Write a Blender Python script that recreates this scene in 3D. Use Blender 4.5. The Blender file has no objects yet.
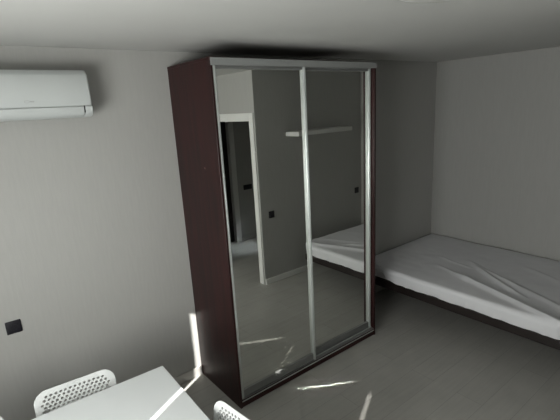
import bpy, bmesh, math, random
from math import radians as rad, pi, sin, cos
from mathutils import Vector, Matrix, noise
from mathutils.geometry import delaunay_2d_cdt

random.seed(7)
S = bpy.context.scene
C = S.collection

# ------------------------------------------------------------------ camera
cam_d = bpy.data.cameras.new('camera')
cam = bpy.data.objects.new('camera', cam_d); C.objects.link(cam)
cam_d.sensor_width = 36.0
cam_d.lens = 36.0 * 422.88 / 560.0
cam_d.shift_x = -0.0045; cam_d.shift_y = 0.0162
cam_d.clip_start = 0.02
yaw, pitch, roll = rad(-38.016), rad(-14.743), rad(-3.121)
F = Vector((-sin(yaw) * cos(pitch), cos(yaw) * cos(pitch), sin(pitch)))
R0 = F.cross(Vector((0, 0, 1))).normalized(); U0 = R0.cross(F)
Rt = cos(roll) * R0 + sin(roll) * U0
Up = -sin(roll) * R0 + cos(roll) * U0
m3 = Matrix((Rt, Up, -F)).transposed()
cam.matrix_world = Matrix.Translation((-1.3161, -2.8748, 2.0903)) @ m3.to_4x4()
S.camera = cam

# ------------------------------------------------------------------ world, light, exposure
XW, XB, YC, XD, YBK, HC = -2.40, 3.2925, -2.197, 1.4576, -3.95, 2.50
world = bpy.data.worlds.new('world'); S.world = world
world.use_nodes = True
wn = world.node_tree
bg = wn.nodes['Background']
bg.inputs['Color'].default_value = (0.62, 0.76, 1.0, 1)
bg.inputs['Strength'].default_value = 1.0

sun_d = bpy.data.lights.new('sun', 'SUN'); sun = bpy.data.objects.new('sun', sun_d); C.objects.link(sun)
sd = Vector((1.0, 0.54, -0.661)).normalized()
sun.rotation_euler = sd.to_track_quat('-Z', 'Y').to_euler()
sun_d.energy = 42.0; sun_d.angle = rad(0.53); sun_d.color = (1.0, 0.98, 0.93)

def area(name, loc, size, energy, col, direction, spread=180):
    d = bpy.data.lights.new(name, 'AREA'); d.shape = 'RECTANGLE'
    d.size, d.size_y = size; d.energy = energy; d.color = col; d.spread = rad(spread)
    o = bpy.data.objects.new(name, d); C.objects.link(o)
    o.location = loc
    o.rotation_euler = Vector(direction).to_track_quat('-Z', 'Y').to_euler()
    return o
# daylight glowing through the two roller blinds of the window
area('window_daylight', (XW + 0.20, -2.06, 1.42), (1.35, 0.9), 61, (0.985, 1.0, 0.965), (1, 0.1, 0.0))
# added strip lamp imitating the sun bouncing off the left mirror onto the floor
area('added_mirror_bounce', (0.30, -0.606, 0.215), (0.018, 0.21), 0.10, (1.0, 0.98, 0.93), (1.0, -0.61, -0.661), 1.2)
# daylight of the room beyond the hallway door
area('hall_daylight', (3.20, -3.60, 1.5), (0.22, 0.3), 1.5, (0.85, 0.93, 1.0), (-1, -0.02, -1.40), 22)

S.view_settings.view_transform = 'Standard'
S.view_settings.look = 'None'
S.view_settings.gamma = 1.0
S.view_settings.use_curve_mapping = False
S.view_settings.exposure = 0.0

# ------------------------------------------------------------------ materials
def mat(name, col, rough=0.6, metal=0.0, spec=0.5, var=0.0, scale=(8, 8, 8), bump=0.0, bscale=None, detail=4.0, coat=0.0):
    m = bpy.data.materials.new(name); m.use_nodes = True
    nt = m.node_tree; b = nt.nodes['Principled BSDF']
    b.inputs['Base Color'].default_value = (*col, 1)
    b.inputs['Roughness'].default_value = rough
    b.inputs['Metallic'].default_value = metal
    b.inputs['Specular IOR Level'].default_value = spec
    b.inputs['Coat Weight'].default_value = coat
    tc = nt.nodes.new('ShaderNodeTexCoord')
    mp = nt.nodes.new('ShaderNodeMapping'); mp.inputs['Scale'].default_value = scale
    nt.links.new(tc.outputs['Object'], mp.inputs['Vector'])
    nz = nt.nodes.new('ShaderNodeTexNoise'); nz.inputs['Scale'].default_value = 1.0
    nz.inputs['Detail'].default_value = detail
    nt.links.new(mp.outputs['Vector'], nz.inputs['Vector'])
    cr = nt.nodes.new('ShaderNodeValToRGB')
    cr.color_ramp.elements[0].position = 0.3; cr.color_ramp.elements[1].position = 0.7
    cr.color_ramp.elements[0].color = (*[c * (1 - var) for c in col], 1)
    cr.color_ramp.elements[1].color = (*[min(1, c * (1 + var)) for c in col], 1)
    nt.links.new(nz.outputs['Fac'], cr.inputs['Fac'])
    nt.links.new(cr.outputs['Color'], b.inputs['Base Color'])
    if bump:
        n2 = nz
        if bscale:
            mp2 = nt.nodes.new('ShaderNodeMapping'); mp2.inputs['Scale'].default_value = bscale
            nt.links.new(tc.outputs['Object'], mp2.inputs['Vector'])
            n2 = nt.nodes.new('ShaderNodeTexNoise'); n2.inputs['Scale'].default_value = 1.0
            nt.links.new(mp2.outputs['Vector'], n2.inputs['Vector'])
        bp = nt.nodes.new('ShaderNodeBump'); bp.inputs['Strength'].default_value = bump
        bp.inputs['Distance'].default_value = 0.002
        nt.links.new(n2.outputs['Fac'], bp.inputs['Height'])
        nt.links.new(bp.outputs['Normal'], b.inputs['Normal'])
    return m

M = {}
M['wallpaper'] = mat('wallpaper', (0.425, 0.422, 0.406), 0.85, spec=0.2, var=0.022, scale=(60, 60, 7), bump=0.22, bscale=(160, 160, 14))
M['ceiling'] = mat('ceiling_paint', (0.56, 0.56, 0.543), 0.9, spec=0.1, var=0.01, scale=(3, 3, 3))
M['baseboard'] = mat('baseboard_plastic', (0.40, 0.39, 0.37), 0.5, var=0.06, scale=(4, 4, 30))
M['trim'] = mat('white_door_trim', (0.78, 0.78, 0.76), 0.45, var=0.01)
M['white_plastic'] = mat('white_plastic', (0.55, 0.575, 0.57), 0.35, var=0.01)
M['chair_plastic'] = mat('chair_plastic', (0.66, 0.675, 0.67), 0.4, var=0.01)
M['grey_mark'] = mat('grey_print', (0.42, 0.43, 0.43), 0.5)
M['lamp_rim'] = mat('lamp_rim_grey', (0.16, 0.16, 0.16), 0.4, 0.4)
M['cap'] = mat('screw_cap_plastic', (0.16, 0.10, 0.09), 0.5)
M['dark_gap'] = mat('dark_gap', (0.03, 0.03, 0.035), 0.6)
M['lacquer'] = mat('table_lacquer', (0.74, 0.765, 0.77), 0.35, var=0.01)
M['black_plastic'] = mat('black_plastic', (0.012, 0.011, 0.016), 0.35, var=0.1)
M['steel'] = mat('chair_steel', (0.6, 0.6, 0.6), 0.35, 0.9)
M['silver'] = mat('brushed_aluminium', (0.60, 0.635, 0.62), 0.40, 0.5, var=0.05, scale=(30, 30, 4))
M['rail_silver'] = mat('satin_rail_aluminium', (0.33, 0.34, 0.335), 0.5, 0.3)
M['dark_silver'] = mat('grey_aluminium_rail', (0.32, 0.325, 0.32), 0.42, 0.7, var=0.05, scale=(4, 30, 30))
M['bed_wood'] = mat('bed_dark_wood', (0.014, 0.009, 0.008), 0.5, var=0.25, scale=(60, 4, 60))
M['sheet'] = mat('white_cotton', (0.76, 0.76, 0.785), 0.9, spec=0.1, var=0.015, scale=(6, 6, 6), bump=0.25, bscale=(70, 70, 70))
M['shelf_white'] = mat('shelf_white', (0.72, 0.72, 0.70), 0.5, var=0.01)
M['mattress'] = mat('mattress_fabric', (0.6, 0.6, 0.6), 0.9, var=0.03)
M['blind'] = mat('blind_fabric', (0.55, 0.54, 0.5), 0.9, var=0.03, scale=(200, 200, 200))
M['opening_shade'] = mat('opening_shade_dark', (0.05, 0.045, 0.04), 0.5, var=0.2, scale=(30, 30, 3))

def wood_mat(name, axis_scale):
    m = bpy.data.materials.new(name); m.use_nodes = True
    nt = m.node_tree; b = nt.nodes['Principled BSDF']
    tc = nt.nodes.new('ShaderNodeTexCoord')
    mp = nt.nodes.new('ShaderNodeMapping'); mp.inputs['Scale'].default_value = axis_scale
    nz = nt.nodes.new('ShaderNodeTexNoise'); nz.inputs['Scale'].default_value = 1; nz.inputs['Detail'].default_value = 8
    nz.inputs['Distortion'].default_value = 0.6
    cr = nt.nodes.new('ShaderNodeValToRGB')
    e = cr.color_ramp.elements
    e[0].position = 0.30; e[0].color = (0.012, 0.0035, 0.0035, 1)
    e[1].position = 0.72; e[1].color = (0.038, 0.0075, 0.0075, 1)
    nt.links.new(tc.outputs['Object'], mp.inputs['Vector']); nt.links.new(mp.outputs['Vector'], nz.inputs['Vector'])
    nt.links.new(nz.outputs['Fac'], cr.inputs['Fac']); nt.links.new(cr.outputs['Color'], b.inputs['Base Color'])
    b.inputs['Roughness'].default_value = 0.42
    b.inputs['Specular IOR Level'].default_value = 0.35
    return m
M['mahogany'] = wood_mat('mahogany_laminate', (26, 26, 1.6))
M['mahogany_h'] = wood_mat('mahogany_laminate_cross', (1.6, 26, 26))

def mirror_mat():
    m = bpy.data.materials.new('mirror_glass'); m.use_nodes = True
    b = m.node_tree.nodes['Principled BSDF']
    b.inputs['Base Color'].default_value = (0.83, 0.84, 0.81, 1)
    b.inputs['Metallic'].default_value = 1; b.inputs['Roughness'].default_value = 0.0
    return m
M['mirror'] = mirror_mat()

def floor_mat():
    m = bpy.data.materials.new('grey_laminate_floor'); m.use_nodes = True
    nt = m.node_tree; L = nt.links.new; b = nt.nodes['Principled BSDF']
    tc = nt.nodes.new('ShaderNodeTexCoord')
    br = nt.nodes.new('ShaderNodeTexBrick')
    br.inputs['Scale'].default_value = 1.0
    br.inputs['Brick Width'].default_value = 1.28; br.inputs['Row Height'].default_value = 0.19
    br.inputs['Mortar Size'].default_value = 0.0012; br.inputs['Bias'].default_value = 0
    br.inputs['Color1'].default_value = (0.375, 0.368, 0.342, 1)
    br.inputs['Color2'].default_value = (0.395, 0.388, 0.362, 1)
    br.inputs['Mortar'].default_value = (0.25, 0.245, 0.235, 1)
    L(tc.outputs['Object'], br.inputs['Vector'])
    mp = nt.nodes.new('ShaderNodeMapping'); mp.inputs['Scale'].default_value = (2.5, 38, 1)
    L(tc.outputs['Object'], mp.inputs['Vector'])
    nz = nt.nodes.new('ShaderNodeTexNoise'); nz.inputs['Scale'].default_value = 1; nz.inputs['Detail'].default_value = 6
    L(mp.outputs['Vector'], nz.inputs['Vector'])
    n3 = nt.nodes.new('ShaderNodeTexNoise'); n3.inputs['Scale'].default_value = 5; n3.inputs['Detail'].default_value = 5
    L(tc.outputs['Object'], n3.inputs['Vector'])
    ad = nt.nodes.new('ShaderNodeMath'); ad.operation = 'ADD'
    L(nz.outputs['Fac'], ad.inputs[0]); L(n3.outputs['Fac'], ad.inputs[1])
    mr = nt.nodes.new('ShaderNodeMapRange')
    mr.inputs['From Min'].default_value = 0.6; mr.inputs['From Max'].default_value = 1.4
    mr.inputs['To Min'].default_value = 0.91; mr.inputs['To Max'].default_value = 1.09
    L(ad.outputs[0], mr.inputs['Value'])
    mx = nt.nodes.new('ShaderNodeVectorMath'); mx.operation = 'SCALE'
    L(br.outputs['Color'], mx.inputs[0]); L(mr.outputs['Result'], mx.inputs['Scale'])
    L(mx.outputs['Vector'], b.inputs['Base Color'])
    b.inputs['Roughness'].default_value = 0.5
    b.inputs['Specular IOR Level'].default_value = 0.4
    return m
M['floor'] = floor_mat()

def pane_mat():
    m = bpy.data.materials.new('window_glass'); m.use_nodes = True
    nt = m.node_tree; nt.nodes.remove(nt.nodes['Principled BSDF'])
    t = nt.nodes.new('ShaderNodeBsdfTransparent'); g = nt.nodes.new('ShaderNodeBsdfGlossy')
    g.inputs['Roughness'].default_value = 0.02
    mx = nt.nodes.new('ShaderNodeMixShader'); mx.inputs[0].default_value = 0.06
    nt.links.new(t.outputs[0], mx.inputs[1]); nt.links.new(g.outputs[0], mx.inputs[2])
    nt.links.new(mx.outputs[0], nt.nodes['Material Output'].inputs['Surface'])
    return m
M['pane'] = pane_mat()
def lamp_mat():
    return mat('lamp_diffuser', (0.78, 0.78, 0.76), 0.3, var=0.01)
M['lamp'] = lamp_mat()

# ------------------------------------------------------------------ mesh helpers
def bx(bm, x0, x1, y0, y1, z0, z1, bevel=0.0, seg=2):
    r = bmesh.ops.create_cube(bm, size=1.0)
    vs = r['verts']
    for v in vs:
        v.co = Vector(((x0 + x1) / 2 + v.co.x * (x1 - x0), (y0 + y1) / 2 + v.co.y * (y1 - y0), (z0 + z1) / 2 + v.co.z * (z1 - z0)))
    if bevel:
        es = list({e for v in vs for e in v.link_edges})
        bmesh.ops.bevel(bm, geom=es, offset=bevel, segments=seg, affect='EDGES', profile=0.5)
    return bm

def box(x0, x1, y0, y1, z0, z1, bevel=0.0, seg=2):
    return bx(bmesh.new(), x0, x1, y0, y1, z0, z1, bevel, seg)

def tube(bm, pts, r, n=12, closed=False):
    pts = [Vector(p) for p in pts]; rings = []
    N = len(pts); prev = None
    for i, p in enumerate(pts):
        if closed: t = (pts[(i + 1) % N] - pts[i - 1]).normalized()
        else: t = (pts[min(i + 1, N - 1)] - pts[max(i - 1, 0)]).normalized()
        if prev is None:
            a = Vector((0, 0, 1)) if abs(t.z) < 0.9 else Vector((1, 0, 0))
            u = t.cross(a).normalized()
        else:
            u = (prev - t * prev.dot(t)).normalized()
        prev = u; w = t.cross(u)
        rings.append([bm.verts.new(p + r * (cos(2 * pi * k / n) * u + sin(2 * pi * k / n) * w)) for k in range(n)])
    for i in range(N if closed else N - 1):
        a, b = rings[i], rings[(i + 1) % N]
        for k in range(n):
            bm.faces.new((a[k], a[(k + 1) % n], b[(k + 1) % n], b[k]))
    if not closed:
        bm.faces.new(rings[0][::-1]); bm.faces.new(rings[-1])
    return bm

def lathe(prof, n=48, cx=0, cy=0):
    bm = bmesh.new(); rings = []
    for (r, z) in prof:
        if r < 1e-6: rings.append([bm.verts.new((cx, cy, z))])
        else: rings.append([bm.verts.new((cx + r * cos(2 * pi * k / n), cy + r * sin(2 * pi * k / n), z)) for k in range(n)])
    for a, b in zip(rings, rings[1:]):
        for k in range(n):
            k2 = (k + 1) % n
            if len(a) == 1 and len(b) == 1: continue
            if len(a) == 1: bm.faces.new((a[0], b[k2], b[k]))
            elif len(b) == 1: bm.faces.new((a[k], a[k2], b[0]))
            else: bm.faces.new((a[k], a[k2], b[k2], b[k]))
    return bm

def build(name, bm, m, parent=None, smooth=False, bevmod=0.0):
    bmesh.ops.recalc_face_normals(bm, faces=bm.faces)
    me = bpy.data.meshes.new(name); bm.to_mesh(me); bm.free()
    o = bpy.data.objects.new(name, me); C.objects.link(o)
    me.materials.append(M[m])
    if smooth:
        me.polygons.foreach_set('use_smooth', [True] * len(me.polygons))
        try: me.set_sharp_from_angle(angle=rad(40))
        except Exception: pass
    if parent: o.parent = parent
    if bevmod:
        md = o.modifiers.new('bevel', 'BEVEL'); md.width = bevmod; md.segments = 2; md.limit_method = 'ANGLE'
    return o

def struct(name, bm, m, parent=None):
    o = build(name, bm, m, parent)
    if not parent: o['kind'] = 'structure'
    return o

def thing(name, label, cat, loc=(0, 0, 0), rz=0.0, group=None):
    o = bpy.data.objects.new(name, None); C.objects.link(o)
    o.empty_display_size = 0.1
    o.location = loc; o.rotation_euler = (0, 0, rz)
    o['label'] = label; o['category'] = cat
    if group: o['group'] = group
    return o
def tag(o, label, cat, group=None):
    o['label'] = label; o['category'] = cat
    if group: o['group'] = group
    return o

# ------------------------------------------------------------------ room shell
T = 0.25
struct('floor', box(XW - T, XB + T, YBK - 1.2, T, -0.12, 0), 'floor')
struct('ceiling', box(XW - T, XB + T, YBK - 1.2, T, HC, HC + 0.12), 'ceiling')
struct('wall_back', box(XW - T, XB + T, 0, T, 0, HC), 'wallpaper')
struct('wall_right', box(XB, XB + T, YBK - 1.2, 0, 0, HC), 'wallpaper')
# window wall on the left
WY0, WY1, WZ0, WZ1 = -3.08, -1.25, 0.80, 2.288
bm = bmesh.new()
bx(bm, XW - T, XW, YBK - 1.2, WY0, 0, HC); bx(bm, XW - T, XW, WY1, 0, 0, HC)
bx(bm, XW - T, XW, WY0, WY1, 0, WZ0); bx(bm, XW - T, XW, WY0, WY1, WZ1, HC)
struct('wall_left', bm, 'wallpaper')
w = bpy.data.objects.new('window_1', None); C.objects.link(w); w.location = (XW - 0.16, (WY0 + WY1) / 2, WZ0); w['kind'] = 'structure'
hy = (WY1 - WY0) / 2; hz = WZ1 - WZ0
bm = bmesh.new()
bx(bm, -0.03, 0.03, -hy, hy, 0, 0.045); bx(bm, -0.03, 0.03, -hy, hy, hz - 0.045, hz)
bx(bm, -0.03, 0.03, -hy, -hy + 0.05, 0.045, hz - 0.045); bx(bm, -0.03, 0.03, hy - 0.03, hy, 0.045, hz - 0.045)
build('window_frame', bm, 'white_plastic', w)
build('pane', box(-0.004, 0.004, -hy + 0.05, hy - 0.03, 0.045, hz - 0.045), 'pane', w)
build('window_sill', box(0.16, 0.30, -hy - 0.04, hy + 0.04, -0.03, 0.0, 0.004), 'white_plastic', w)
# roller blinds with thin gaps at the sides: the sun falls through the gaps
def blind(y0, y1, label):
    t = thing('roller_blind', label, 'blind', (XW + 0.012, (y0 + y1) / 2, 0.84), 0, 'roller blinds at the window')
    h = (y1 - y0) / 2
    build('fabric', box(-0.0015, 0.0015, -h, h, 0.0, 1.49), 'blind', t)
    build('cassette', box(-0.012, 0.05, -h, h, 1.47, 1.53, 0.006), 'white_plastic', t)
    build('bottom_bar', box(-0.008, 0.008, -h, h, -0.015, 0.005, 0.003), 'white_plastic', t)
GY = (-1.278, -2.051, -2.830)
g = 0.008
struct('trim_1', box(XW - 0.002, XW + 0.014, GY[0] + g, WY1 + 0.03, WZ0, WZ1 + 0.03), 'trim')
struct('trim_2', box(XW - 0.002, XW + 0.014, WY0 - 0.03, GY[2] - g * 0.8, WZ0, WZ1 + 0.03), 'trim')
blind(GY[1] + g, GY[0] - g, 'closed fabric roller blind on the window half nearest the air conditioner wall')
blind(GY[2] + g * 0.8, GY[1] - g, 'closed fabric roller blind on the window half farthest from the air conditioner wall')

# wall facing the wardrobe, and the wall with the door beside it
struct('wall_front', box(XD + 0.12, XB, YC - 0.12, YC, 0, HC), 'wallpaper')
DY1, DY0, DZ = -2.285, -3.20, 1.99
bm = bmesh.new()
bx(bm, XD, XD + 0.12, DY1, YC, 0, HC); bx(bm, XD, XD + 0.12, YBK - 1.2, DY0, 0, HC)
bx(bm, XD, XD + 0.12, DY0, DY1, DZ, HC)
struct('wall_doorway', bm, 'wallpaper')
struct('wall_rear', box(XW, XD, YBK - 0.12, YBK, 0, HC), 'wallpaper')
d = bpy.data.objects.new('door_1', None); C.objects.link(d); d.location = (XD, (DY0 + DY1) / 2, 0); d['kind'] = 'structure'
h = (DY1 - DY0) / 2
bm = bmesh.new()
for s in (-1, 1):
    a, b = sorted((s * (h - 0.012), s * (h + 0.066)))
    bx(bm, -0.014, 0.0, a, b, 0, DZ + 0.062)
    bx(bm, 0.12, 0.134, a, b, 0, DZ + 0.062)
bx(bm, -0.014, 0.0, -h + 0.012, h - 0.012, DZ - 0.012, DZ + 0.062)
bx(bm, 0.12, 0.134, -h + 0.012, h - 0.012, DZ - 0.012, DZ + 0.062)
build('door_casing', bm, 'trim', d, bevmod=0.003)
bm = bmesh.new()
for s in (-1, 1):
    a, b = sorted((s * (h - 0.03), s * h)); bx(bm, 0.0, 0.12, a, b, 0, DZ)
bx(bm, 0.0, 0.12, -h + 0.03, h - 0.03, DZ - 0.03, DZ)
build('door_jamb', bm, 'trim', d)

# room beyond that door: far wall with a dark opening
YI = -3.93; OX = 2.175
bm = bmesh.new()
bx(bm, OX, XB, YI - 0.12, YI, 0, HC); bx(bm, XD + 0.12, OX, YI - 0.12, YI, 2.03, HC)
struct('wall_hall', bm, 'wallpaper')
d2 = bpy.data.objects.new('door_2', None); C.objects.link(d2); d2.location = (OX, YI, 0); d2['kind'] = 'structure'
bm = bmesh.new()
bx(bm, -0.02, 0.075, 0.0, 0.014, 0, 2.09); bx(bm, -0.65, -0.02, 0.0, 0.014, 2.02, 2.09); bx(bm, -0.02, 0.0, -0.12, 0.0, 0, 2.03)
build('door_casing', bm, 'trim', d2, bevmod=0.003)
build('opening_shade_sheet', box(-0.68, -0.02, -0.10, -0.06, 0.005, 2.02), 'opening_shade', d2)  # dark sheet filling the opening; the shade beyond is put into its colour
struct('wall_hall_end', box(XD, XB, YBK - 1.2, YBK - 1.08, 0, HC), 'wallpaper')

# baseboards
BH = 0.078
bm = box(XW, -0.002, -0.014, 0, 0, BH, 0.003); bx(bm, 1.498, XB, -0.014, 0, 0, BH, 0.003)
struct('baseboard_back', bm, 'baseboard')
struct('baseboard_right', box(XB - 0.014, XB, YC + 0.014, -0.014, 0, BH, 0.003), 'baseboard')
struct('baseboard_front', box(XD + 0.001, XB, YC, YC + 0.014, 0, 0.07, 0.003), 'trim')
struct('baseboard_left', box(XW, XW + 0.014, YBK, -0.014, 0, BH, 0.003), 'baseboard')
struct('baseboard_rear', box(XW + 0.014, XD, YBK, YBK + 0.014, 0, BH, 0.003), 'baseboard')
struct('baseboard_hall', box(OX + 0.076, XB, YI, YI + 0.014, 0, 0.07, 0.003), 'baseboard')

# ------------------------------------------------------------------ wardrobe
W, D, H = 1.4956, 0.5867, 2.40
G = 0.0
wd = thing('wardrobe', 'tall dark mahogany wardrobe with two sliding mirror doors in silver frames', 'wardrobe', (0, -G, 0))
def wb(name, x0, x1, y0, y1, z0, z1, m, bev=0.0012, parent=None):
    return build(name, box(x0, x1, y0 + G, y1 + G, z0, z1, bev, 1), m, parent or wd)
P = 0.016
sp = wb('side_panel', 0, P, -D, -0.001, 0, H - P, 'mahogany')
wb('side_panel', W - P, W, -D, -0.001, 0, H - P, 'mahogany')
wb('top_panel', 0, W, -D, -0.001, H - P, H, 'mahogany_h')
wb('bottom_panel', P, W - P, -D + 0.004, -0.006, 0.048, 0.064, 'mahogany_h')
wb('back_panel', P, W - P, -0.006, -0.002, 0.0, H - P, 'mahogany')
wb('plinth', P, W - P, -D + 0.006, -D + 0.022, 0, 0.048, 'mahogany_h')
wb('divider_panel', W / 2 - P / 2, W / 2 + P / 2, -D + 0.10, -0.006, 0.064, H - P, 'mahogany')
# top rail cover and floor rail
bm = bmesh.new()
bx(bm, 0.003, W - 0.003, -D - 0.007 + G, -D - 0.0005 + G, H - 0.048, H - 0.005)
bx(bm, P, W - P, -D + G, -D + 0.085 + G, H - P - 0.006, H - P - 0.0005)
bx(bm, P, W - P, -D + 0.038 + G, -D + 0.040 + G, H - 0.05, H - P - 0.006)
build('top_rail', bm, 'rail_silver', wd)
bm = bmesh.new()
bx(bm, P, W - P, -D + 0.001 + G, -D + 0.0035 + G, 0.046, 0.0545)
for yy in (0.035, 0.081):
    bx(bm, P, W - P, -D + yy + G, -D + yy + 0.003 + G, 0.067, 0.076)
build('bottom_rail', bm, 'silver', wd)
build('rail_bed', box(P, W - P, -D + 0.004, -D + 0.085, 0.064, 0.067), 'dark_silver', wd)
def sliding_door(x0, x1, yf):
    z0, z1 = 0.070, H - 0.030
    sw = 0.021; ft = 0.030
    y = -D + yf + G
    bm = bmesh.new()
    for a, b in ((x0, x0 + sw), (x1 - sw, x1)):
        bx(bm, a, b, y, y + ft, z0, z1, 0.004, 3)
        c = (a + b) / 2
        bx(bm, c - 0.0015, c + 0.0015, y - 0.0022, y + 0.002, z0, z1, 0.0008, 1)
    dr = build('sliding_door', bm, 'silver', wd, smooth=True)
    build('cross_rail', box(x0 + sw, x1 - sw, y + 0.010, y + ft - 0.001, z0, z0 + 0.058, 0.002, 1), 'dark_silver', dr)
    build('cross_rail', box(x0 + sw, x1 - sw, y + 0.010, y + ft - 0.001, z1 - 0.036, z1, 0.002, 1), 'dark_silver', dr)
    build('mirror', box(x0 + sw - 0.004, x1 - sw + 0.004, y + 0.022, y + 0.026, z0 + 0.055, z1 - 0.033), 'mirror', dr)
sliding_door(P + 0.001, 0.750, 0.004)
sliding_door(0.733, W - P - 0.001, 0.038)
sc = build('screw_cap', lathe([(0, 0.0015), (0.006, 0.001), (0.007, 0)], 16), 'cap', wd)
sc.rotation_euler = (0, -pi / 2, 0); sc.location = (0, -0.40 + G, 1.735)

# ------------------------------------------------------------------ air conditioner
AX0, AX1, AZ0, AZ1 = -1.38, -0.573, 2.098, 2.362
ac = thing('air_conditioner', 'white split air conditioner mounted on the wall under the ceiling', 'air conditioner', (AX1, 0, AZ0))
Lh = AX1 - AX0
def extrude_profile(prof, x0, x1, nx=1, endr=0.0):
    """prof: list of (y,z); ends rounded by shrinking the profile towards the wall"""
    bm = bmesh.new(); rings = []
    cyy = 0.0; czz = sum(p[1] for p in prof) / len(prof)
    xs = [x0]
    st = []
    if endr:
        K = 6
        for k in range(K + 1):
            a = pi / 2 * k / K
            st.append((x0 + endr * (1 - sin(a)), 1 - endr * (1 - cos(a)) * 0 - (1 - cos(pi / 2 - a)) * 0, a))
        seq = [(x0 + endr * (1 - cos(pi / 2 * k / K)), endr * (1 - sin(pi / 2 * k / K))) for k in range(K + 1)]
        seq2 = [(x0 + x1 - q[0], q[1]) for q in seq[::-1]]
        seq = seq + seq2
    else: seq = [(x0, 0), (x1, 0)]
    ymin = min(p[0] for p in prof)
    zt = max(p[1] for p in prof); zb = min(p[1] for p in prof)
    for x, s in seq:
        fy = (abs(ymin) - s) / abs(ymin); fz = ((zt - zb) / 2 - s * 0.35) / ((zt - zb) / 2); zc = (zt + zb) / 2
        rings.append([bm.verts.new((x, y * fy, zc + (z - zc) * fz)) for y, z in prof])
    n = len(prof)
    for a, b in zip(rings, rings[1:]):
        for k in range(n): bm.faces.new((a[k], a[(k + 1) % n], b[(k + 1) % n], b[k]))
    bm.faces.new(rings[0]); bm.faces.new(rings[-1][::-1])
    return bm
hA = AZ1 - AZ0
body = [(0, 0.03), (-0.06, 0.0), (-0.10, -0.002), (-0.135, 0.006), (-0.16, 0.016), (-0.172, 0.030), (-0.176, 0.05), (-0.172, 0.20), (-0.165, hA - 0.03),
        (-0.155, hA - 0.010), (-0.14, hA - 0.002), (-0.12, hA), (0, hA)]
build('body', extrude_profile(body, -Lh, 0, endr=0.018), 'white_plastic', ac, smooth=True)
fp = [(-0.170, 0.066), (-0.186, 0.064), (-0.192, 0.074), (-0.190, 0.16), (-0.180, hA - 0.034), (-0.172, hA - 0.024), (-0.160, hA - 0.024)]
front = build('front_panel', extrude_profile(fp, -Lh + 0.003, -0.003, endr=0.012), 'white_plastic', ac, smooth=True)
fl = [(-0.120, 0.002), (-0.150, 0.004), (-0.176, 0.018), (-0.187, 0.036), (-0.190, 0.060), (-0.170, 0.060)]
build('louver', extrude_profile(fl, -Lh + 0.055, -0.050, endr=0.006), 'white_plastic', ac, smooth=True)
build('end_cover', extrude_profile([(-0.10, -0.002), (-0.150, 0.003), (-0.176, 0.017), (-0.188, 0.036), (-0.191, 0.060), (-0.17, 0.060)], -0.045, -0.003, endr=0.004), 'white_plastic', ac, smooth=True)
build('indicator', box(-0.0485, -0.0465, -0.1895, -0.160, 0.026, 0.064, 0.0005, 1), 'dark_gap', ac)
# small grey maker's mark on the front: an oval ring with a short dash
bm = bmesh.new()
pts = [(-0.335 + 0.012 * cos(a), -0.1926, 0.094 + 0.006 * sin(a)) for a in [2 * pi * k / 20 for k in range(20)]]
tube(bm, pts, 0.0010, 6, True)
bx(bm, -0.321, -0.300, -0.1932, -0.1905, 0.091, 0.097, 0.0002, 1)
build('logo', bm, 'grey_mark', ac)

# ------------------------------------------------------------------ wall plates
def plate(loc, rz, label, name='wall_socket', cat='socket', group=None, s=0.082, rocker=False, wide=1):
    t = thing(name, label, cat, loc, rz, group)
    wv = s * wide
    bm = bmesh.new(); bx(bm, -wv / 2, wv / 2, -0.009, 0, -s / 2, s / 2, 0.004, 3)
    build('cover_plate', bm, 'black_plastic', t, smooth=True)
    if rocker:
        for k in range(wide):
            cxx = -wv / 2 + s * (k + .5)
            build('rocker', box(cxx - 0.027, cxx + 0.027, -0.012, -0.008, -0.027, 0.027, 0.002), 'black_plastic', t)
    else:
        pr = lathe([(0, -0.004), (0.016, -0.004), (0.019, 0.001), (0.021, 0.001), (0.022, -0.0)], 24)
        o = build('socket_insert', pr, 'black_plastic', t, smooth=True)
        o.rotation_euler = (pi / 2, 0, 0); o.location = (0, -0.009, 0)
    return t
plate((-1.187, 0, 0.889), 0, 'square black power socket on the wall below the air conditioner')
plate((1.607, YC, 0.864), pi, 'square black light switch reflected in the left mirror, beside the white doorway', 'light_switch', 'light switch', rocker=True)
plate((3.195, YC, 0.896), pi, 'square black light switch reflected in the right mirror, above the end of the bed', 'light_switch', 'light switch', rocker=True)
plate((2.443, YI, 0.875), pi, 'wide black light switch seen through the doorway in the mirror', 'light_switch', 'light switch', rocker=True, wide=2)

# ------------------------------------------------------------------ floating shelf
sh = thing('wall_shelf', 'long white floating shelf on the wall, seen in the wardrobe mirrors', 'shelf', (1.892, YC, 1.784))
build('board', box(0, 0.97, 0, 0.235, -0.022, 0.028, 0.002, 1), 'shelf_white', sh)

# ------------------------------------------------------------------ ceiling lamp
LX, LY, LR = 0.18, -1.965, 0.20
cl = thing('ceiling_lamp', 'round white flush ceiling lamp at the top edge of the photo', 'ceiling lamp', (LX, LY, HC))
build('lamp_base', lathe([(0, 0), (LR, 0), (LR, -0.014), (0, -0.014)], 64), 'white_plastic', cl, smooth=True)
build('lamp_ring', lathe([(LR - 0.008, -0.014), (LR + 0.004, -0.014), (LR + 0.004, -0.022), (LR - 0.008, -0.024)], 64), 'lamp_rim', cl, smooth=True)
build('lamp_shade', lathe([(LR - 0.008, -0.014), (LR - 0.010, -0.030), (LR - 0.03, -0.042), (LR * 0.5, -0.050), (0, -0.052)], 64), 'lamp', cl, smooth=True)

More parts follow.
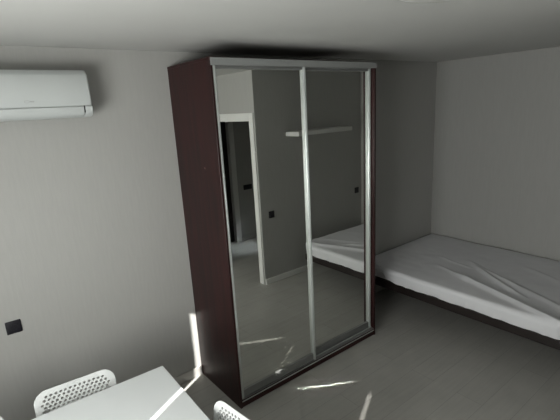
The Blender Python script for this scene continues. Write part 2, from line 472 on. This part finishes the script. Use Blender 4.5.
# ------------------------------------------------------------------ bed
BX0, BX1, BY0, BY1 = 1.895, XB - 0.018, -1.97, -0.018
bb = thing('bed_frame', 'low dark brown wooden bed frame in the corner behind the wardrobe', 'bed', ((BX0 + BX1) / 2, (BY0 + BY1) / 2, 0))
cxB, cyB = bb.location.x, bb.location.y
def lb(x0, x1, y0, y1, z0, z1, b=0.003): return box(x0 - cxB, x1 - cxB, y0 - cyB, y1 - cyB, z0, z1, b)
build('side_rail', lb(BX0 + 0.015, BX0 + 0.04, BY0 + 0.015, BY1 - 0.005, 0.268, 0.345), 'bed_wood', bb)
build('side_rail', lb(BX1 - 0.03, BX1 - 0.005, BY0 + 0.015, BY1 - 0.005, 0.268, 0.345), 'bed_wood', bb)
build('end_rail', lb(BX0 + 0.04, BX1 - 0.03, BY0 + 0.015, BY0 + 0.04, 0.268, 0.345), 'bed_wood', bb)
build('end_rail', lb(BX0 + 0.04, BX1 - 0.03, BY1 - 0.03, BY1 - 0.005, 0.268, 0.345), 'bed_wood', bb)
build('slat_base', lb(BX0 + 0.04, BX1 - 0.03, BY0 + 0.04, BY1 - 0.03, 0.30, 0.343), 'bed_wood', bb)
for x, y in ((BX0 + 0.62, BY0 + 0.45), (BX0 + 0.62, BY1 - 0.40), (BX1 - 0.20, BY0 + 0.45), (BX1 - 0.20, BY1 - 0.40)):
    build('leg', lb(x, x + 0.06, y, y + 0.06, 0, 0.30), 'bed_wood', bb)
mt = thing('mattress', 'wide mattress in a creased white fitted sheet lying on the bed frame', 'mattress', (cxB, cyB, 0.346))
build('mattress_core', lb(BX0 + 0.03, BX1 - 0.03, BY0 + 0.03, BY1 - 0.03, 0.002, 0.085, 0.02), 'mattress', mt)
# fitted sheet: a rounded box height field with folds
RIDGES = [  # (x0,y0,x1,y1,height,width) in room coordinates
    (2.26, -0.92, 1.93, -1.95, 0.024, 0.026),
    (2.57, -0.94, 2.24, -1.48, 0.015, 0.022),
    (2.58, -0.56, 2.50, -0.92, 0.006, 0.018),
    (2.66, -0.86, 2.40, -1.36, 0.010, 0.020),
    (2.36, -0.70, 2.20, -1.10, 0.008, 0.018),
    (2.44, -1.30, 2.15, -1.93, 0.009, 0.028),
    (2.86, -1.30, 2.60, -1.90, 0.005, 0.030),
]
def fold(x, y):
    h = 0.0
    for i, (x0, y0, x1, y1, a, wd_) in enumerate(RIDGES):
        dx, dy = x1 - x0, y1 - y0; L2 = dx * dx + dy * dy; L = math.sqrt(L2)
        t = ((x - x0) * dx + (y - y0) * dy) / L2
        dd = ((x - x0) * dy - (y - y0) * dx) / L + 0.007 * sin(t * 5 + i)
        e = max(0.0, min(1.0, t * 4 + 0.3)) * max(0.0, min(1.0, (1.25 - t) * 3))
        prof = math.exp(-(dd / (wd_ * 0.55)) ** 2) if dd < 0 else math.exp(-(dd / (wd_ * 1.5)) ** 2)
        h += a * e * prof
    h += 0.0035 * noise.noise(Vector((x * 3.1, y * 2.3, 0))) + 0.0015 * noise.noise(Vector((x * 11, y * 9, 3)))
    return h
def make_sheet():
    bm = bmesh.new()
    nx, ny = 150, 170
    wx, wy = BX1 - BX0, BY1 - BY0; r = 0.04; drop = 0.124
    ext = r * pi / 2 + (drop - r)            # cloth length past the start of the rounded edge
    def edge(s, lo, hi):
        """unrolled coordinate -> (position, drop)"""
        if s < lo + r:
            u = lo + r - s
            if u < r * pi / 2: return lo + r - r * sin(u / r), r * (1 - cos(u / r))
            return lo, r + u - r * pi / 2
        if s > hi - r:
            u = s - hi + r
            if u < r * pi / 2: return hi - r + r * sin(u / r), r * (1 - cos(u / r))
            return hi, r + u - r * pi / 2
        return s, 0.0
    def samples(lo, hi, n):
        a = lo + r - ext; b = hi - r + ext
        edge_n = 12
        L = [a + (lo + r - a) * k / edge_n for k in range(edge_n)]
        L += [lo + r + (hi - lo - 2 * r) * k / n for k in range(n + 1)]
        L += [hi - r + (b - hi + r) * (k + 1) / edge_n for k in range(edge_n)]
        return L
    xs = samples(BX0, BX1, nx); ys = samples(BY0, BY1, ny)
    grid = []
    for i, sx in enumerate(xs):
        col = []
        for j, sy in enumerate(ys):
            x, dx = edge(sx, BX0, BX1); y, dy = edge(sy, BY0, BY1)
            d_ = max(dx, dy) if (dx == 0 or dy == 0) else min(drop, math.hypot(dx, dy))
            d_ = min(d_, drop)
            # round vertical corners
            cxn = max(BX0 + 0.07 - x, x - (BX1 - 0.07), 0); cyn = max(BY0 + 0.07 - y, y - (BY1 - 0.07), 0)
            if cxn > 0 and cyn > 0:
                l = math.hypot(cxn, cyn); m_ = max(cxn, cyn)
                if l > 0.07:
                    k = 0.07 / l
                    ox = BX0 + 0.07 if x < cxB else BX1 - 0.07
                    oy = BY0 + 0.07 if y < cyB else BY1 - 0.07
                    x = ox + (x - ox) * k; y = oy + (y - oy) * k
            f = fold(x, y) * (1 - min(1, d_ / 0.05))
            wv = 0.0
            if d_ > 0.02:
                q = (d_ - 0.02) / 0.095
                s_ = y * 9 if dx > dy else x * 9
                wv = q * (0.006 * sin(s_ * 1.7) + 0.004 * sin(s_ * 4.1 + 1))
            if dx > 0 and sx < cxB: x += abs(wv) * 1.0 + 0.010 * min(1, d_ / drop)
            hem = 0.012 * sin(y * 5.3 + 1) + 0.008 * sin(y * 13) if dx > dy else 0
            z = 0.130 - d_ + f + (hem * (d_ / drop) ** 3 * 0.5)
            # mattress sags a little towards its edges
            ed = min(x - BX0, BX1 - x, y - BY0, BY1 - y)
            z -= 0.005 * math.exp(-max(ed, 0) / 0.10) if d_ < 0.05 else 0.005
            lift = math.exp(-((x - BX0) / 0.16) ** 2 - ((y - BY1) / 0.30) ** 2)
            z += lift * 0.10 * (d_ / drop) ** 1.5
            x += lift * 0.06 * (1 if d_ > 0 else 0.4)
            z = max(z, 0.001)
            col.append(bm.verts.new((x - cxB, y - cyB, z)))
        grid.append(col)
    for i in range(len(xs) - 1):
        for j in range(len(ys) - 1):
            bm.faces.new((grid[i][j], grid[i + 1][j], grid[i + 1][j + 1], grid[i][j + 1]))
    return bm
so = build('fitted_sheet', make_sheet(), 'sheet', mt)
so.data.polygons.foreach_set('use_smooth', [True] * len(so.data.polygons))

# ------------------------------------------------------------------ dining table
TX1, TY1, TW, TL, TH = -0.606, -0.830, 1.00, 1.60, 0.76
tb = thing('dining_table', 'rectangular white dining table standing in the lower left corner', 'table', (TX1, TY1, 0), rad(-1.5))
build('tabletop', box(-TL, 0, -TW, 0, TH - 0.022, TH, 0.003, 2), 'lacquer', tb)
bm = bmesh.new()
bx(bm, -TL + 0.06, -0.06, -0.078, -0.060, TH - 0.085, TH - 0.022); bx(bm, -TL + 0.06, -0.06, -TW + 0.060, -TW + 0.078, TH - 0.085, TH - 0.022)
bx(bm, -TL + 0.06, -TL + 0.078, -TW + 0.078, -0.078, TH - 0.085, TH - 0.022); bx(bm, -0.078, -0.06, -TW + 0.078, -0.078, TH - 0.085, TH - 0.022)
build('apron', bm, 'lacquer', tb)
for x, y in ((-0.06, -0.06), (-TL + 0.02, -0.06), (-0.06, -TW + 0.02), (-TL + 0.02, -TW + 0.02)):
    build('leg', box(x, x + 0.04, y, y + 0.04, 0, TH - 0.022, 0.003), 'lacquer', tb)

# ------------------------------------------------------------------ chairs
def rounded_rect(w_, h_, r_, n=8, cx=0, cy=0):
    out = []
    for (sx, sy, a0) in ((1, 1, 0), (-1, 1, 90), (-1, -1, 180), (1, -1, 270)):
        for k in range(n + 1):
            a = rad(a0 + 90 * k / n)
            out.append((cx + sx * (w_ / 2 - r_) + r_ * cos(a), cy + sy * (h_ / 2 - r_) + r_ * sin(a)))
    return out
def inside_rr(x, y, w_, h_, r_):
    qx = max(abs(x) - (w_ / 2 - r_), 0); qy = max(abs(y) - (h_ / 2 - r_), 0)
    if abs(x) > w_ / 2 or abs(y) > h_ / 2: return False
    return math.hypot(qx, qy) <= r_ + 1e-6
def perforated(w_, h_, r_, holes, hr, th, shape, pad=0.012):
    """flat perforated plate, triangulated around its round holes, then bent by shape(x, y) -> Vector"""
    vs, es = [], []
    def loop(pts):
        s0 = len(vs); vs.extend(Vector(p) for p in pts); n = len(pts)
        es.extend((s0 + k, s0 + (k + 1) % n) for k in range(n))
    loop(rounded_rect(w_, h_, r_))
    for hx, hy_ in holes:
        loop([(hx + hr * cos(2 * pi * k / 10), hy_ + hr * sin(2 * pi * k / 10)) for k in range(10)])
    st = 0.02
    nxg, nyg = int(w_ / st), int(h_ / st)
    for i in range(nxg + 1):
        for j in range(nyg + 1):
            x, y = -w_ / 2 + st * (i + .37), -h_ / 2 + st * (j + .41)
            if not inside_rr(x, y, w_ - 0.01, h_ - 0.01, max(r_ - .005, .001)): continue
            if any((x - hx) ** 2 + (y - hy_) ** 2 < (hr * 1.35) ** 2 for hx, hy_ in holes): continue
            vs.append(Vector((x, y)))
    V, E_, Fc, *_ = delaunay_2d_cdt(vs, es, [], 0, 1e-6)
    bm = bmesh.new(); top = [bm.verts.new((v.x, v.y, 0)) for v in V]
    for f in Fc:
        c = sum((V[k] for k in f), Vector((0, 0))) / len(f)
        if not inside_rr(c.x, c.y, w_, h_, r_): continue
        if any((c.x - hx) ** 2 + (c.y - hy_) ** 2 < (hr * 0.9) ** 2 for hx, hy_ in holes): continue
        bm.faces.new([top[k] for k in f])
    for v in [v for v in bm.verts if not v.link_faces]: bm.verts.remove(v)
    res = bmesh.ops.extrude_face_region(bm, geom=list(bm.faces))
    for v in res['geom']:
        if isinstance(v, bmesh.types.BMVert): v.co.z -= th
    for v in bm.verts:
        # soft rolled rim along the outline
        qx = w_ / 2 - abs(v.co.x); qy = h_ / 2 - abs(v.co.y)
        if abs(v.co.x) > w_ / 2 - r_ and abs(v.co.y) > h_ / 2 - r_:
            dd = r_ - math.hypot(abs(v.co.x) - (w_ / 2 - r_), abs(v.co.y) - (h_ / 2 - r_))
        else: dd = min(qx, qy)
        zz = v.co.z
        if dd < 0.004: zz = -th / 2 + (v.co.z + th / 2) * 0.35
        v.co = shape(v.co.x, v.co.y, zz)
    return bm

BW, BHt = 0.385, 0.235
def back_shape(x, y, z):
    # x across, y up the backrest, z thickness; the back is hollow and leans backwards
    curve = -0.16 * x * x * 2.0
    lean = 0.16 * (y + BHt / 2)
    return Vector((x, 0.0 + curve + lean + z, 0.676 + y * 0.985))
holes = []
pit = 0.0225
row = 0
yy = BHt / 2 - 0.034
while yy > -BHt / 2 + 0.03:
    nh = 15
    off = pit / 2 if row % 2 else 0
    for k in range(-8, 9):
        x = k * pit + off
        if inside_rr(x, yy, BW - 0.066, BHt - 0.04, 0.030): holes.append((x, yy))
    yy -= pit * 0.82; row += 1
SW, SD_ = 0.39, 0.38
def seat_shape(x, y, z):
    dip = -0.018 * max(0, 1 - (x / 0.19) ** 2) * max(0, 1 - (y / 0.20) ** 2)
    frontdrop = -0.02 * max(0.0, (-y - 0.12) / 0.07) ** 2
    return Vector((x, y - 0.215, 0.452 + dip + frontdrop + z))
sholes = []
for i in range(-6, 7):
    for j in range(-6, 7):
        x = i * 0.024 + (0.012 if j % 2 else 0); y = j * 0.021
        if math.hypot(x, y) < 0.125: sholes.append((x, y))
def make_chair(label):
    t = thing('dining_chair', label, 'chair', (0, 0, 0), 0, 'white plastic chairs at the dining table')
    build('backrest', perforated(BW, BHt, 0.062, holes, 0.0074, 0.006, back_shape), 'chair_plastic', t, smooth=True)
    build('seat', perforated(SW, SD_, 0.07, sholes, 0.006, 0.009, seat_shape), 'chair_plastic', t, smooth=True)
    for s in (-1, 1):
        # rear leg runs up behind the backrest
        build('leg', tube(bmesh.new(), [(s * 0.185, 0.035, 0), (s * 0.175, 0.018, 0.25), (s * 0.165, -0.012, 0.44), (s * 0.150, -0.012, 0.56), (s * 0.145, 0.000, 0.70)], 0.0085), 'steel', t, smooth=True)
        build('leg', tube(bmesh.new(), [(s * 0.190, -0.395, 0), (s * 0.178, -0.375, 0.25), (s * 0.165, -0.355, 0.40), (s * 0.155, -0.33, 0.427)], 0.0085), 'steel', t, smooth=True)
    bm = bmesh.new()
    for s in (-1, 1): tube(bm, [(s * 0.155, -0.33, 0.427), (s * 0.160, -0.20, 0.427), (s * 0.165, -0.012, 0.430)], 0.0075)
    tube(bm, [(-0.155, -0.33, 0.427), (0.155, -0.33, 0.427)], 0.0075); tube(bm, [(-0.165, -0.03, 0.430), (0.165, -0.03, 0.430)], 0.0075)
    build('seat_frame', bm, 'steel', t, smooth=True)
    return t
def copy_tree(o):
    r_ = o.copy(); C.objects.link(r_)
    for ch in list(o.children):
        c_ = ch.copy(); C.objects.link(c_); c_.parent = r_
    return r_
ch1 = make_chair('white perforated plastic chair between the dining table and the socket wall')
ch2 = copy_tree(ch1); ch2['label'] = 'white perforated plastic chair at the table end next to the wardrobe'
ch3 = copy_tree(ch1); ch3['label'] = 'white plastic chair just showing at the bottom left edge of the photo'
def place(o, x, y, deg): o.location = (x, y, 0); o.rotation_euler = (0, 0, rad(deg))
place(ch1, -1.022, -0.708, -4)
place(ch2, -0.545, -1.490, -83)
place(ch3, -1.530, -0.72, 2)
